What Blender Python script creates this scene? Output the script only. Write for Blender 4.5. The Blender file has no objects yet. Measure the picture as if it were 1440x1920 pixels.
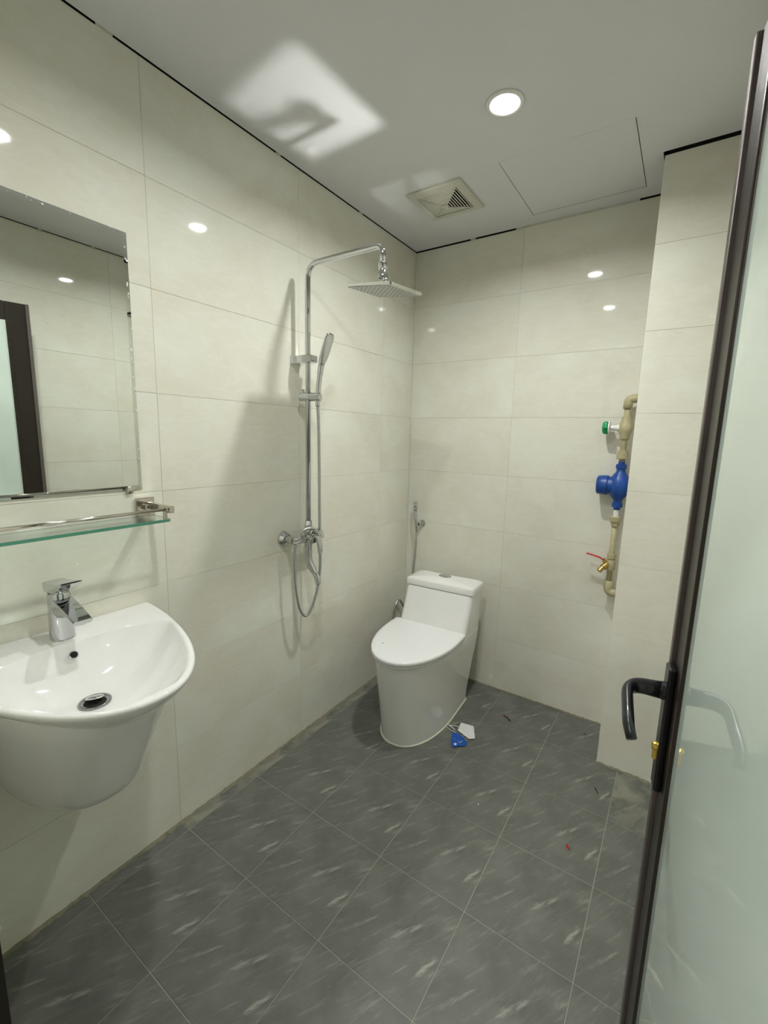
import bpy, bmesh, math, random
from mathutils import Vector, Matrix, Euler
random.seed(7)
SC = bpy.context.scene
COL = SC.collection
PI = math.pi

# ------------------------------------------------------------------ camera
YAW, PITCH, ROLL = 0.586534, -0.161331, 0.025711
FPX, CX, CY = 828.65, 724.6, 954.2
_f = Vector((-math.sin(YAW)*math.cos(PITCH), math.cos(YAW)*math.cos(PITCH), math.sin(PITCH)))
_r = Vector((math.cos(YAW), math.sin(YAW), 0))
_u = _r.cross(_f)
_R = _r*math.cos(ROLL) + _u*math.sin(ROLL)
_U = -_r*math.sin(ROLL) + _u*math.cos(ROLL)
cam_d = bpy.data.cameras.new('camera')
cam = bpy.data.objects.new('camera', cam_d)
COL.objects.link(cam)
M = Matrix((( _R.x, _U.x, -_f.x, 1.35751), (_R.y, _U.y, -_f.y, -2.27487), (_R.z, _U.z, -_f.z, 1.38644), (0, 0, 0, 1)))
cam.matrix_world = M
cam_d.sensor_fit = 'VERTICAL'
cam_d.sensor_height = 36.0
cam_d.sensor_width = 27.0
cam_d.lens = FPX*36/1920
cam_d.shift_x = -(CX-720)/1920
cam_d.shift_y = -(960-CY)/1920
cam_d.clip_start = 0.005
SC.camera = cam

# ------------------------------------------------------------------ world, light, exposure
LAMP, LAMP2 = 9.7, 6.6   # watts of the two bathroom downlights
HALL = 8.0            # watts of the small hall downlights
SPREAD = 157          # degrees
LAMP_COL = (0.985, 1.0, 0.985)
w = bpy.data.worlds.new('world')
SC.world = w
w.use_nodes = True
w.node_tree.nodes['Background'].inputs[0].default_value = (0.75, 0.8, 0.85, 1)
w.node_tree.nodes['Background'].inputs[1].default_value = 0.12
SC.view_settings.view_transform = 'Standard'
SC.view_settings.look = 'None'
SC.view_settings.gamma = 1
SC.view_settings.exposure = 0.0
SC.view_settings.use_curve_mapping = False
cy = SC.cycles
cy.max_bounces = 5
cy.diffuse_bounces = 3
cy.glossy_bounces = 4
cy.transmission_bounces = 8
cy.caustics_reflective = True
cy.caustics_refractive = True
cy.blur_glossy = 0.0
cy.sample_clamp_indirect = 0
cy.use_denoising = True
cy.use_guiding = True
cy.guiding_training_samples = 56
cy.use_light_tree = False
cy.use_adaptive_sampling = False

# ------------------------------------------------------------------ helpers
def srgb(r, g, b):
    def c(v):
        v /= 255
        return v/12.92 if v <= .04045 else ((v+.055)/1.055)**2.4
    return (c(r), c(g), c(b), 1)

def mat(name, color, rough=.4, metal=0., ior=1.5, **kw):
    m = bpy.data.materials.new(name)
    m.use_nodes = True
    b = m.node_tree.nodes['Principled BSDF']
    b.inputs['Base Color'].default_value = color if len(color) == 4 else (*color, 1)
    b.inputs['Roughness'].default_value = rough
    b.inputs['Metallic'].default_value = metal
    b.inputs['IOR'].default_value = ior
    for k, v in kw.items():
        b.inputs[k.replace('_', ' ')].default_value = v
    return m

def nodes(m):
    nt = m.node_tree
    return nt, nt.nodes, nt.links, nt.nodes['Principled BSDF']

def ramp(N, stops):
    r = N.new('ShaderNodeValToRGB')
    e = r.color_ramp.elements
    while len(e) < len(stops): e.new(.5)
    for i, (p, c) in enumerate(stops):
        e[i].position = p
        e[i].color = c if len(c) == 4 else (*c, 1)
    return r

def mix(N, L, fac, a, b, mode='MIX'):
    x = N.new('ShaderNodeMix'); x.data_type = 'RGBA'; x.blend_type = mode
    if isinstance(fac, float): x.inputs[0].default_value = fac
    else: L.new(fac, x.inputs[0])
    for s, v in ((6, a), (7, b)):
        if isinstance(v, tuple): x.inputs[s].default_value = v
        else: L.new(v, x.inputs[s])
    return x.outputs[2]

def noise(N, L, vec, scale, detail=4, rough=.5, dist=0.):
    n = N.new('ShaderNodeTexNoise')
    n.inputs['Scale'].default_value = scale
    n.inputs['Detail'].default_value = detail
    n.inputs['Roughness'].default_value = rough
    n.inputs['Distortion'].default_value = dist
    if vec is not None: L.new(vec, n.inputs['Vector'])
    return n.outputs['Fac']

def mapping(N, L, vec, rot=(0, 0, 0), scale=(1, 1, 1), loc=(0, 0, 0)):
    m = N.new('ShaderNodeMapping')
    m.inputs['Rotation'].default_value = rot
    m.inputs['Scale'].default_value = scale
    m.inputs['Location'].default_value = loc
    L.new(vec, m.inputs['Vector'])
    return m.outputs[0]

def math_(N, L, op, a, b=None, c=None):
    n = N.new('ShaderNodeMath'); n.operation = op
    for i, v in enumerate((a, b, c)):
        if v is None: continue
        if isinstance(v, (int, float)): n.inputs[i].default_value = v
        else: L.new(v, n.inputs[i])
    return n.outputs[0]

def bump(N, L, h, bs, strength=.1, dist=.01):
    b = N.new('ShaderNodeBump')
    b.inputs['Strength'].default_value = strength
    b.inputs['Distance'].default_value = dist
    L.new(h, b.inputs['Height'])
    L.new(b.outputs[0], bs.inputs['Normal'])

def link(name, me, m, parent=None, off=None, smooth=False, bevel=0, segs=2, subsurf=0):
    if m is not None: me.materials.append(m)
    o = bpy.data.objects.new(name, me)
    COL.objects.link(o)
    if parent is not None: o.parent = parent
    if smooth:
        for p in me.polygons: p.use_smooth = True
    if bevel:
        md = o.modifiers.new('bevel', 'BEVEL'); md.width = bevel; md.segments = segs
        md.limit_method = 'ANGLE'; md.angle_limit = math.radians(35)
        md.harden_normals = False
    if subsurf:
        md = o.modifiers.new('sub', 'SUBSURF'); md.levels = subsurf; md.render_levels = subsurf
    return o

def root_loc(p):
    v = Vector((0, 0, 0))
    while p is not None:
        v = v + p.location
        p = p.parent
    return v

def part(name, bm, m, parent=None, smooth=False, bevel=0, segs=2, local=False, origin=None, subsurf=0, angle=None):
    """bm built in world coordinates; shifted to its parent (local=True: already local)."""
    off = Vector((0, 0, 0))
    if not local:
        off = root_loc(parent)
        if origin is not None: off = Vector(origin)
        for v in bm.verts: v.co -= off
    bmesh.ops.recalc_face_normals(bm, faces=bm.faces)
    me = bpy.data.meshes.new(name)
    bm.to_mesh(me); bm.free()
    o = link(name, me, m, parent, smooth=smooth, bevel=bevel, segs=segs, subsurf=subsurf)
    if origin is not None and parent is None: o.location = origin
    if smooth and angle is not None:
        try: me.set_sharp_from_angle(angle=math.radians(angle))
        except Exception: pass
    return o

def tag(o, label=None, cat=None, group=None, kind=None):
    if label: o['label'] = label
    if cat: o['category'] = cat
    if group: o['group'] = group
    if kind: o['kind'] = kind
    return o

def empty(name, loc, label, cat, group=None, rz=0):
    o = bpy.data.objects.new(name, None)
    COL.objects.link(o)
    o.location = loc; o.rotation_euler = (0, 0, rz)
    o.empty_display_size = .05
    return tag(o, label, cat, group)

def box(bm, lo, hi, mtx=None):
    vs = []
    for z in (lo[2], hi[2]):
        for x, y in ((lo[0], lo[1]), (hi[0], lo[1]), (hi[0], hi[1]), (lo[0], hi[1])):
            c = Vector((x, y, z))
            vs.append(bm.verts.new(mtx @ c if mtx else c))
    for f in ((3, 2, 1, 0), (4, 5, 6, 7), (0, 1, 5, 4), (1, 2, 6, 5), (2, 3, 7, 6), (3, 0, 4, 7)):
        bm.faces.new([vs[i] for i in f])
    return bm

def Box(lo, hi, mtx=None): return box(bmesh.new(), lo, hi, mtx)

def loft(bm, rings, caps=(True, True), closed=False):
    R = [[bm.verts.new(p) for p in r] for r in rings]
    n = len(R[0])
    pairs = list(zip(R, R[1:])) + ([(R[-1], R[0])] if closed else [])
    for a, b in pairs:
        for i in range(n):
            j = (i+1) % n
            bm.faces.new((a[i], a[j], b[j], b[i]))
    if not closed:
        if caps[0]: bm.faces.new(R[0][::-1])
        if caps[1]: bm.faces.new(R[-1])
    return bm

def frame_of(t):
    t = t.normalized()
    a = Vector((0, 0, 1)) if abs(t.z) < .9 else Vector((1, 0, 0))
    x = t.cross(a).normalized()
    return x, t.cross(x).normalized()

def tube(bm, pts, r, seg=12, caps=(True, True)):
    pts = [Vector(p) for p in pts]
    n = len(pts)
    rs = r if isinstance(r, (list, tuple)) else [r]*n
    T = []
    for i in range(n):
        a = pts[max(0, i-1)]; b = pts[min(n-1, i+1)]
        T.append((b-a).normalized())
    x, y = frame_of(T[0])
    rings = []
    for i in range(n):
        if i:
            q = T[i-1].rotation_difference(T[i])
            x = q @ x; y = q @ y
        rings.append([pts[i] + rs[i]*(x*math.cos(2*PI*k/seg) + y*math.sin(2*PI*k/seg)) for k in range(seg)])
    return loft(bm, rings, caps)

def Tube(pts, r, seg=12, caps=(True, True)): return tube(bmesh.new(), pts, r, seg, caps)

def lathe(bm, prof, o, axis, seg=24, caps=(True, True)):
    """prof: (distance along axis, radius)"""
    o = Vector(o); a = Vector(axis).normalized()
    x, y = frame_of(a)
    rings = [[o + a*d + max(r, 1e-4)*(x*math.cos(2*PI*k/seg) + y*math.sin(2*PI*k/seg)) for k in range(seg)] for d, r in prof]
    return loft(bm, rings, caps)

def Lathe(prof, o, axis, seg=24): return lathe(bmesh.new(), prof, o, axis, seg)

def fillet(pts, rad, n=6):
    """polyline with rounded corners"""
    pts = [Vector(p) for p in pts]
    out = [pts[0]]
    for i in range(1, len(pts)-1):
        a, b, c = pts[i-1], pts[i], pts[i+1]
        d = min(rad, (a-b).length*.49, (c-b).length*.49)
        p = b + (a-b).normalized()*d; q = b + (c-b).normalized()*d
        for k in range(n+1):
            t = k/n
            out.append(p*(1-t)**2 + b*2*t*(1-t) + q*t*t)
    out.append(pts[-1])
    return out

def spline(pts, n=8):
    pts = [Vector(p) for p in pts]
    P = [pts[0]*2-pts[1]] + pts + [pts[-1]*2-pts[-2]]
    out = []
    for i in range(1, len(P)-2):
        a, b, c, d = P[i-1:i+3]
        for k in range(n):
            t = k/n
            out.append(.5*((2*b) + (c-a)*t + (2*a-5*b+4*c-d)*t*t + (3*b-a-3*c+d)*t**3))
    out.append(pts[-1])
    return out

# ------------------------------------------------------------------ materials
def wall_tile_mat():
    m = mat('glazed_wall_tile', srgb(232, 229, 217), .035)
    nt, N, L, b = nodes(m)
    tc = N.new('ShaderNodeTexCoord'); oi = N.new('ShaderNodeObjectInfo')
    add = N.new('ShaderNodeVectorMath'); add.operation = 'MULTIPLY_ADD'
    L.new(oi.outputs['Random'], add.inputs[0]); add.inputs[1].default_value = (7, 5, 3)
    L.new(tc.outputs['Object'], add.inputs[2])
    v = add.outputs[0]
    n1 = noise(N, L, v, 3.2, 4, .55, .8)
    n2 = noise(N, L, mapping(N, L, v, rot=(0, 0, .7), scale=(1.6, 5, 1)), 3.5, 4, .6, 1.0)
    ve = math_(N, L, 'ABSOLUTE', math_(N, L, 'SUBTRACT', n2, .5))
    vr = ramp(N, [(0, (1, 1, 1)), (.05, (0, 0, 0))]); L.new(ve, vr.inputs[0])
    base = ramp(N, [(.3, srgb(227, 223, 206)), (.5, srgb(231, 229, 214)), (.72, srgb(234, 236, 222))])
    L.new(n1, base.inputs[0])
    msk = math_(N, L, 'MULTIPLY', vr.outputs[0], .22)
    c = mix(N, L, msk, base.outputs[0], srgb(243, 243, 236))
    L.new(c, b.inputs['Base Color'])
    wv = noise(N, L, v, 6, 2, .5)
    bump(N, L, wv, b, .06, .004)
    return m

def floor_tile_mat(name, dusty=False):
    m = mat(name, srgb(98, 101, 95), .42)
    nt, N, L, b = nodes(m)
    tc = N.new('ShaderNodeTexCoord')
    v = tc.outputs['Object']
    # every tile carries the same slate print; streaks run about 60 degrees to x
    rv = mapping(N, L, v, rot=(0, 0, math.radians(-60)))
    def streak(dx, lo, hi):
        st = mapping(N, L, rv, scale=(6.5, 34, 1), loc=(1.3, 4.2+dx, 0))
        n = noise(N, L, st, 1.0, 5, .58, .35)
        r = ramp(N, [(lo, (0, 0, 0)), (hi, (1, 1, 1))]); L.new(n, r.inputs[0])
        return r.outputs[0]
    lite = streak(0, .60, .74)
    dark = streak(.26, .60, .74)  # relief shade beside the light streaks, put into the print colour
    lite2 = streak(0, .53, .66)
    cloud = noise(N, L, v, 8, 4, .6, .2)
    base = ramp(N, [(.28, srgb(89, 91, 85)), (.5, srgb(101, 103, 96)), (.75, srgb(116, 118, 110))])
    L.new(cloud, base.inputs[0])
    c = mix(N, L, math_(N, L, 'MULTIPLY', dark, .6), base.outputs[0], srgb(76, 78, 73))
    c = mix(N, L, math_(N, L, 'MULTIPLY', lite2, .18), c, srgb(160, 160, 148))
    c = mix(N, L, math_(N, L, 'MULTIPLY', lite, .62), c, srgb(186, 186, 172))
    st2 = mapping(N, L, rv, scale=(11, 62, 1), loc=(7.1, 2.2, 0))
    n2 = noise(N, L, st2, 1.0, 4, .6, .5)
    r2 = ramp(N, [(.57, (0, 0, 0)), (.72, (1, 1, 1))]); L.new(n2, r2.inputs[0])
    c = mix(N, L, math_(N, L, 'MULTIPLY', r2.outputs[0], .2), c, srgb(176, 176, 160))
    n1 = lite2
    if dusty:
        g = noise(N, L, v, 8, 4, .6, .5)
        gr = ramp(N, [(.42, (0, 0, 0)), (.62, (1, 1, 1))]); L.new(g, gr.inputs[0])
        c = mix(N, L, math_(N, L, 'MULTIPLY', gr.outputs[0], .5), c, srgb(165, 162, 140))
    L.new(c, b.inputs['Base Color'])
    fine = noise(N, L, v, 60, 3, .6)
    h = math_(N, L, 'ADD', math_(N, L, 'MULTIPLY', n1, 1.0), math_(N, L, 'MULTIPLY', fine, .12))
    bump(N, L, h, b, .3, .0012)
    rr = ramp(N, [(.3, (.34, .34, .34)), (.7, (.5, .5, .5))]); L.new(cloud, rr.inputs[0])
    L.new(rr.outputs[0], b.inputs['Roughness'])
    return m

M_TILE = wall_tile_mat()
M_GROUT = mat('wall_grout', srgb(217, 214, 199), .8)
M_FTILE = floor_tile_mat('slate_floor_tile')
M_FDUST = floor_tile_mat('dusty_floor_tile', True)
M_FGROUT = mat('floor_grout', srgb(152, 152, 138), .9)
M_CEIL = mat('ceiling_paint', srgb(222, 222, 223), .7)
M_VOID = mat('painted_void_shade', srgb(28, 27, 24), .9)  # near-black colour standing in for shade inside joints and holes
M_CAULK = mat('caulk', srgb(205, 205, 195), .6)
M_CER = mat('white_ceramic', srgb(240, 240, 236), .06, Coat_Weight=.3, Coat_Roughness=.03)
M_PLA = mat('white_plastic', srgb(238, 239, 238), .12)
M_CHR = mat('chrome', (.64, .65, .66), .05, 1.)
M_CHRB = mat('chrome_hose', (.62, .63, .62), .22, 1.)
M_PLATE = mat('satin_chrome_plate', (.84, .85, .82), .055, 1.)
M_FACE = mat('shower_face_plastic', srgb(180, 182, 178), .3, .4)
M_DRAIN = mat('drain_chrome', (.36, .37, .37), .12, 1.)  # chrome in a darker grey than the other fittings
M_STEEL = mat('polished_nickel', (.66, .62, .56), .12, 1.)
M_RUB = mat('black_rubber', srgb(25, 25, 26), .6)
M_ALU = mat('dark_anodised_aluminium', srgb(58, 52, 46), .33, .55)
M_BLK = mat('black_powder_coat', srgb(16, 16, 20), .32, Coat_Weight=.2)
M_PPR = mat('ppr_pipe', srgb(176, 168, 130), .45)
M_BLUE = mat('blue_meter_paint', srgb(22, 72, 150), .38)
M_GREEN = mat('green_plastic', srgb(12, 148, 84), .35)
M_WHT = mat('white_gloss', srgb(235, 235, 230), .3)
M_BRASS = mat('brass', (.62, .44, .16), .25, 1.)
M_GOLD = mat('gold_brass', (.85, .62, .12), .22, 1.)
M_RED = mat('red_paint', srgb(196, 30, 44), .4)
M_GRILLE = mat('vent_plastic', srgb(205, 204, 190), .5)
M_PAPER = mat('paper', srgb(235, 235, 230), .6)
M_MIRROR = mat('mirror_silver', (.80, .83, .80), .0, 1.)

def brushed(m):
    nt, N, L, b = nodes(m)
    tc = N.new('ShaderNodeTexCoord')
    n = noise(N, L, mapping(N, L, tc.outputs['Object'], scale=(40, 40, 900)), 1., 3, .6)
    r = ramp(N, [(.3, (.08, .08, .08)), (.7, (.2, .2, .2))]); L.new(n, r.inputs[0])
    L.new(r.outputs[0], b.inputs['Roughness'])
brushed(M_STEEL)

def hose_rings(m):
    nt, N, L, b = nodes(m)
    tc = N.new('ShaderNodeTexCoord')
    wv = N.new('ShaderNodeTexWave'); wv.bands_direction = 'Z'
    wv.inputs['Scale'].default_value = 90
    L.new(tc.outputs['Object'], wv.inputs['Vector'])
    bump(N, L, wv.outputs['Fac'], b, .25, .0008)
hose_rings(M_CHRB)

def ppr_var(m, a, bcol):
    nt, N, L, b = nodes(m)
    tc = N.new('ShaderNodeTexCoord')
    r = ramp(N, [(.35, a), (.65, bcol)])
    L.new(noise(N, L, tc.outputs['Object'], 14, 4, .6), r.inputs[0])
    L.new(r.outputs[0], b.inputs['Base Color'])
ppr_var(M_PPR, srgb(170, 162, 124), srgb(184, 176, 140))
ppr_var(M_BLUE, srgb(18, 66, 142), srgb(26, 80, 160))
ppr_var(M_CAULK, srgb(190, 188, 172), srgb(214, 213, 203))

def ceil_var(m):
    nt, N, L, b = nodes(m)
    tc = N.new('ShaderNodeTexCoord')
    bump(N, L, noise(N, L, tc.outputs['Object'], 180, 3, .6), b, .04, .002)
ceil_var(M_CEIL)

def glass_mat():
    m = bpy.data.materials.new('clear_green_glass')
    m.use_nodes = True
    b = m.node_tree.nodes['Principled BSDF']
    b.inputs['Base Color'].default_value = (.93, .98, .95, 1)
    b.inputs['Roughness'].default_value = .0
    b.inputs['IOR'].default_value = 1.5
    b.inputs['Transmission Weight'].default_value = 1
    nt = m.node_tree
    out = nt.nodes['Material Output']
    va = nt.nodes.new('ShaderNodeVolumeAbsorption')
    va.inputs['Color'].default_value = (.12, .72, .48, 1)
    va.inputs['Density'].default_value = 9
    nt.links.new(va.outputs[0], out.inputs['Volume'])
    return m
M_GLASS = glass_mat()
M_GEDGE = mat('ground_glass_edge', srgb(96, 168, 140), .25, Transmission_Weight=.35)

def frosted_mat():
    """milky laminated door glass: smooth outside, scattering inside"""
    m = mat('frosted_door_glass', srgb(230, 246, 234), .025, ior=1.5, Coat_Weight=1., Coat_Roughness=.01, Coat_IOR=1.6)
    nt, N, L, b = nodes(m)
    tr = N.new('ShaderNodeBsdfTranslucent'); tr.inputs[0].default_value = srgb(205, 224, 212)
    mx = N.new('ShaderNodeMixShader'); mx.inputs[0].default_value = .06
    L.new(b.outputs[0], mx.inputs[1]); L.new(tr.outputs[0], mx.inputs[2])
    L.new(mx.outputs[0], N['Material Output'].inputs['Surface'])
    return m
M_FROST = frosted_mat()

def emit(name, col, s):
    m = bpy.data.materials.new(name); m.use_nodes = True
    nt = m.node_tree; nt.nodes.remove(nt.nodes['Principled BSDF'])
    e = nt.nodes.new('ShaderNodeEmission')
    e.inputs[0].default_value = (*col, 1); e.inputs[1].default_value = s
    nt.links.new(e.outputs[0], nt.nodes['Material Output'].inputs[0])
    return m
M_LAMP = emit('lamp_glow', LAMP_COL, 12.)
M_GLARE = emit('lamp_glare_glow', LAMP_COL, 4.)  # weak glow imitating the glare around a lit lamp
M_HLAMP = emit('hall_lamp_glow', (1., .97, .9), 12.)

# ------------------------------------------------------------------ the room
H = 2.4
XR = 1.55             # right wall
YF = -2.17            # front wall, inner face
PX, PY = 1.185, -.2976
HX0, HX1 = .70, 1.525   # door opening
XH0, XH1 = HX0, HX1
HEAD = 2.34

def structure(name, bm, m, parent=None):
    o = part(name, bm, m, parent)
    if parent is None: o['kind'] = 'structure'
    return o

tile_cache = {}
def tile_mesh(wu, wv, m, gap, th=.007, ch=.0004):
    key = (round(wu, 4), round(wv, 4), m.name)
    if key in tile_cache: return tile_cache[key]
    a, b = wu/2-gap/2, wv/2-gap/2
    vs, fs = [], []
    for z, i in ((-th, 0), (-ch, 0), (0, ch)):
        vs += [(-a+i, -b+i, z), (a-i, -b+i, z), (a-i, b-i, z), (-a+i, b-i, z)]
    for k in (0, 4):
        for i in range(4):
            j = (i+1) % 4
            fs.append((k+i, k+j, k+4+j, k+4+i))
    fs.append((8, 9, 10, 11)); fs.append((3, 2, 1, 0))
    me = bpy.data.meshes.new('tile')
    me.from_pydata(vs, [], fs)
    me.materials.append(m)
    tile_cache[key] = me
    return me

def tiles(parent, o, U, V, us, vs, m, gap=.0010, skip=None, special=None, wob=.0007):
    o, U, V = Vector(o), Vector(U), Vector(V)
    Nn = U.cross(V)
    for i in range(len(us)-1):
        for j in range(len(vs)-1):
            wu, wv = us[i+1]-us[i], vs[j+1]-vs[j]
            if wu < .012 or wv < .012: continue
            cu, cv = (us[i]+us[i+1])/2, (vs[j]+vs[j+1])/2
            if skip and skip(cu, cv): continue
            mm = special(cu, cv) if special else m
            t = bpy.data.objects.new('tile', tile_mesh(wu, wv, mm, gap))
            COL.objects.link(t)
            t.parent = parent
            c = o + U*cu + V*cv
            R = Matrix((U, V, Nn)).transposed().to_4x4()
            W = Matrix.Rotation(random.uniform(-wob, wob), 4, 'X') @ Matrix.Rotation(random.uniform(-wob, wob), 4, 'Y')
            t.matrix_basis = Matrix.Translation(c) @ R @ W

def cuts(lo, hi, phase, pitch, extra=()):
    k = math.ceil((lo-phase)/pitch)
    out = [lo]
    while phase + k*pitch < hi - 1e-4:
        if phase + k*pitch > lo + 1e-4: out.append(phase + k*pitch)
        k += 1
    out.append(hi)
    for e in extra:
        if lo < e < hi and all(abs(e-q) > .002 for q in out): out.append(e)
    return sorted(out)

TOPL, TOPB, TOPP = 2.3975, 2.394, 2.391
ROWS = lambda top: cuts(0, top, 0, .3)

# floor
fl = structure('floor', Box((-.05, YF-.12, -.06), (XR+.05, .05, -.0012)), M_FGROUT)
fx = cuts(.002, XR-.002, .05, .3045)
fy = cuts(YF+.002, -.002, -.296, .3042)
def fskip(u, v): return u > PX+.02 and v > PY
def fspec(u, v): return M_FDUST if (u > 1.268 and -.62 < v < PY) or (u < .05 and v > -1.5) else M_FTILE
fx2 = sorted(set(fx + [PX-.002])) 
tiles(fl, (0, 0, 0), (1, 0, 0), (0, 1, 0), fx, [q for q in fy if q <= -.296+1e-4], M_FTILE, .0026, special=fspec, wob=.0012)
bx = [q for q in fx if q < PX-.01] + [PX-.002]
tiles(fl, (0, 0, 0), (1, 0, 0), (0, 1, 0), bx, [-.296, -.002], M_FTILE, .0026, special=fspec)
# door sill strip of floor under the opening
structure('trim_1', Box((HX0+.03, YF-.12, -.04), (HX1-.03, YF, .004)), mat('sill_stone', srgb(120, 118, 110), .3))

# left wall (x = 0)
wl = structure('wall_left', Box((-.10, YF-.12, -.02), (-.0014, .0, TOPL)), M_GROUT)
tiles(wl, (0, 0, 0), (0, 1, 0), (0, 0, 1), cuts(YF, 0, -.306, .604), ROWS(TOPL), M_TILE)
# back wall (y = 0): U runs toward -x so the normal faces -y
wb = structure('wall_back', Box((-.10, .0014, -.02), (PX+.12, .10, TOPB)), M_GROUT)
tiles(wb, (0, 0, 0), (1, 0, 0), (0, 0, 1), cuts(0, PX, 0, .602), ROWS(TOPB), M_TILE)
# pillar
wp = structure('wall_pillar', Box((PX+.0014, PY+.0014, -.02), (XR+.10, .0, TOPP)), M_GROUT)
tiles(wp, (PX, PY, 0), (1, 0, 0), (0, 0, 1), [0, XR-PX], ROWS(TOPP), M_TILE)
tiles(wp, (PX, 0, 0), (0, -1, 0), (0, 0, 1), [0.0, -PY], ROWS(TOPP), M_TILE)
# right wall
wr = structure('wall_right', Box((XR+.0014, YF-.12, -.02), (XR+.10, PY+.0014, TOPL)), M_GROUT)
tiles(wr, (XR, 0, 0), (0, -1, 0), (0, 0, 1), cuts(-PY, -YF, .9, .6), ROWS(2.3945), M_TILE)
# front wall with the door opening
bm = bmesh.new()
y0, y1 = YF-.12, YF-.0014
box(bm, (-.0014, y0, -.02), (HX0, y1, TOPL)); box(bm, (HX1, y0, -.02), (XR+.0014, y1, TOPL)); box(bm, (HX0, y0, HEAD), (HX1, y1, TOPL))
wf = structure('wall_front', bm, M_GROUT)
tiles(wf, (0, YF, 0), (-1, 0, 0), (0, 0, 1), sorted([-q for q in (0, .1, HX0, 1.1, HX1, XR)]), sorted(ROWS(TOPL)+[HEAD]), M_TILE,
      skip=lambda u, v: HX0 < -u < HX1 and v < HEAD)

# ceiling: panels round the access hatch and the fan opening, with a thin open joint to the walls
HAT = (.665, 1.115, -.545, -.088)
FAN = (.285, .475, -.50, -.305)
g = .004
cxs = [g, FAN[0], FAN[1], HAT[0], HAT[1], PX-.006, XR-g]
cys = [YF+g, -.545, FAN[2], FAN[3], PY-.008, -.088, -g]
bm = bmesh.new()
def hole(x, y):
    if HAT[0] < x < HAT[1] and HAT[2] < y < HAT[3]: return True
    if FAN[0] < x < FAN[1] and FAN[2] < y < FAN[3]: return True
    return x > PX-.006 and y > PY-.008
ks = {}
solid = {(i, j): not hole((cxs[i]+cxs[i+1])/2, (cys[j]+cys[j+1])/2) for i in range(len(cxs)-1) for j in range(len(cys)-1)}
def V(i, j, k):
    if (i, j, k) not in ks: ks[(i, j, k)] = bm.verts.new((cxs[i], cys[j], H + .012*k))
    return ks[(i, j, k)]
for (i, j), s in solid.items():
    if not s: continue
    bm.faces.new((V(i, j, 0), V(i, j+1, 0), V(i+1, j+1, 0), V(i+1, j, 0)))
    bm.faces.new((V(i, j, 1), V(i+1, j, 1), V(i+1, j+1, 1), V(i, j+1, 1)))
    for (di, dj, a, b) in ((-1, 0, (i, j), (i, j+1)), (1, 0, (i+1, j), (i+1, j+1)), (0, -1, (i, j), (i+1, j)), (0, 1, (i, j+1), (i+1, j+1))):
        if not solid.get((i+di, j+dj), False):
            bm.faces.new((V(*a, 0), V(*b, 0), V(*b, 1), V(*a, 1)))
ce = structure('ceiling', bm, M_CEIL)
part('access_hatch', Box((HAT[0]+.0028, HAT[2]+.0006, H), (HAT[1]-.0028, HAT[3]-.0050, H+.012)), M_CEIL, ce)
cv = structure('ceiling_dark_backing', Box((-.1, YF-.12, H+.16), (XR+.1, .1, H+.2)), M_VOID)  # unseen black boards added above the ceiling so its joints read dark
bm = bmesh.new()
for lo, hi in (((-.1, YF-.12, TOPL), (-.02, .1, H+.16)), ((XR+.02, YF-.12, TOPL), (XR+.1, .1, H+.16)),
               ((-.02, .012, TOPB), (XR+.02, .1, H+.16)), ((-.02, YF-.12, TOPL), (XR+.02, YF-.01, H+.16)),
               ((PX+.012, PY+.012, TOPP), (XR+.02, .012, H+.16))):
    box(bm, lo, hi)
part('dark_backing_side', bm, M_VOID, cv)
# filler smeared into the ceiling joints where the dark line is interrupted
def caulk(lo, hi): part('filler', Box(lo, hi), M_CAULK, ce)
caulk((.325, -.0048, TOPB-.001), (.352, -.0003, H+.004))
caulk((.56, -.0045, TOPB-.001), (1.085, -.0002, H+.003))
for a, b in ((-.52, -.50), (-1.02, -1.0), (-1.62, -1.58)): caulk((.0002, a, TOPL-.001), (.0045, b, H+.003))
caulk((XR-.0045, -1.23, 2.39), (XR-.0002, -1.215, H+.003))
caulk((XR-.0045, -.98, 2.39), (XR-.0002, -.965, H+.003))

# sealant runs at the foot of the walls
def ragged(p0, p1, nrm, w, name):
    p0, p1, nrm = Vector(p0), Vector(p1), Vector(nrm)
    n = int((p1-p0).length/.012)
    bm = bmesh.new(); prev = None
    for i in range(n+1):
        p = p0.lerp(p1, i/n); a = w*(.45+.9*random.random()); h = .004+.004*random.random()
        c = [bm.verts.new(p+nrm*.0002), bm.verts.new(p+nrm*.0002+Vector((0, 0, h))), bm.verts.new(p+nrm*a+Vector((0, 0, .0004)))]
        if prev:
            bm.faces.new((prev[1], prev[2], c[2], c[1])); bm.faces.new((prev[0], prev[1], c[1], c[0]))
        prev = c
    structure(name, bm, mat(name+'_grout', srgb(128, 124, 104), .9))
ragged((0, -2.1, 0), (0, -.01, 0), (1, 0, 0), .012, 'trim_2')
ragged((PX, PY, 0), (XR, PY, 0), (0, -1, 0), .010, 'trim_3')
ragged((.02, 0, 0), (PX, 0, 0), (0, -1, 0), .006, 'trim_4')

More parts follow.
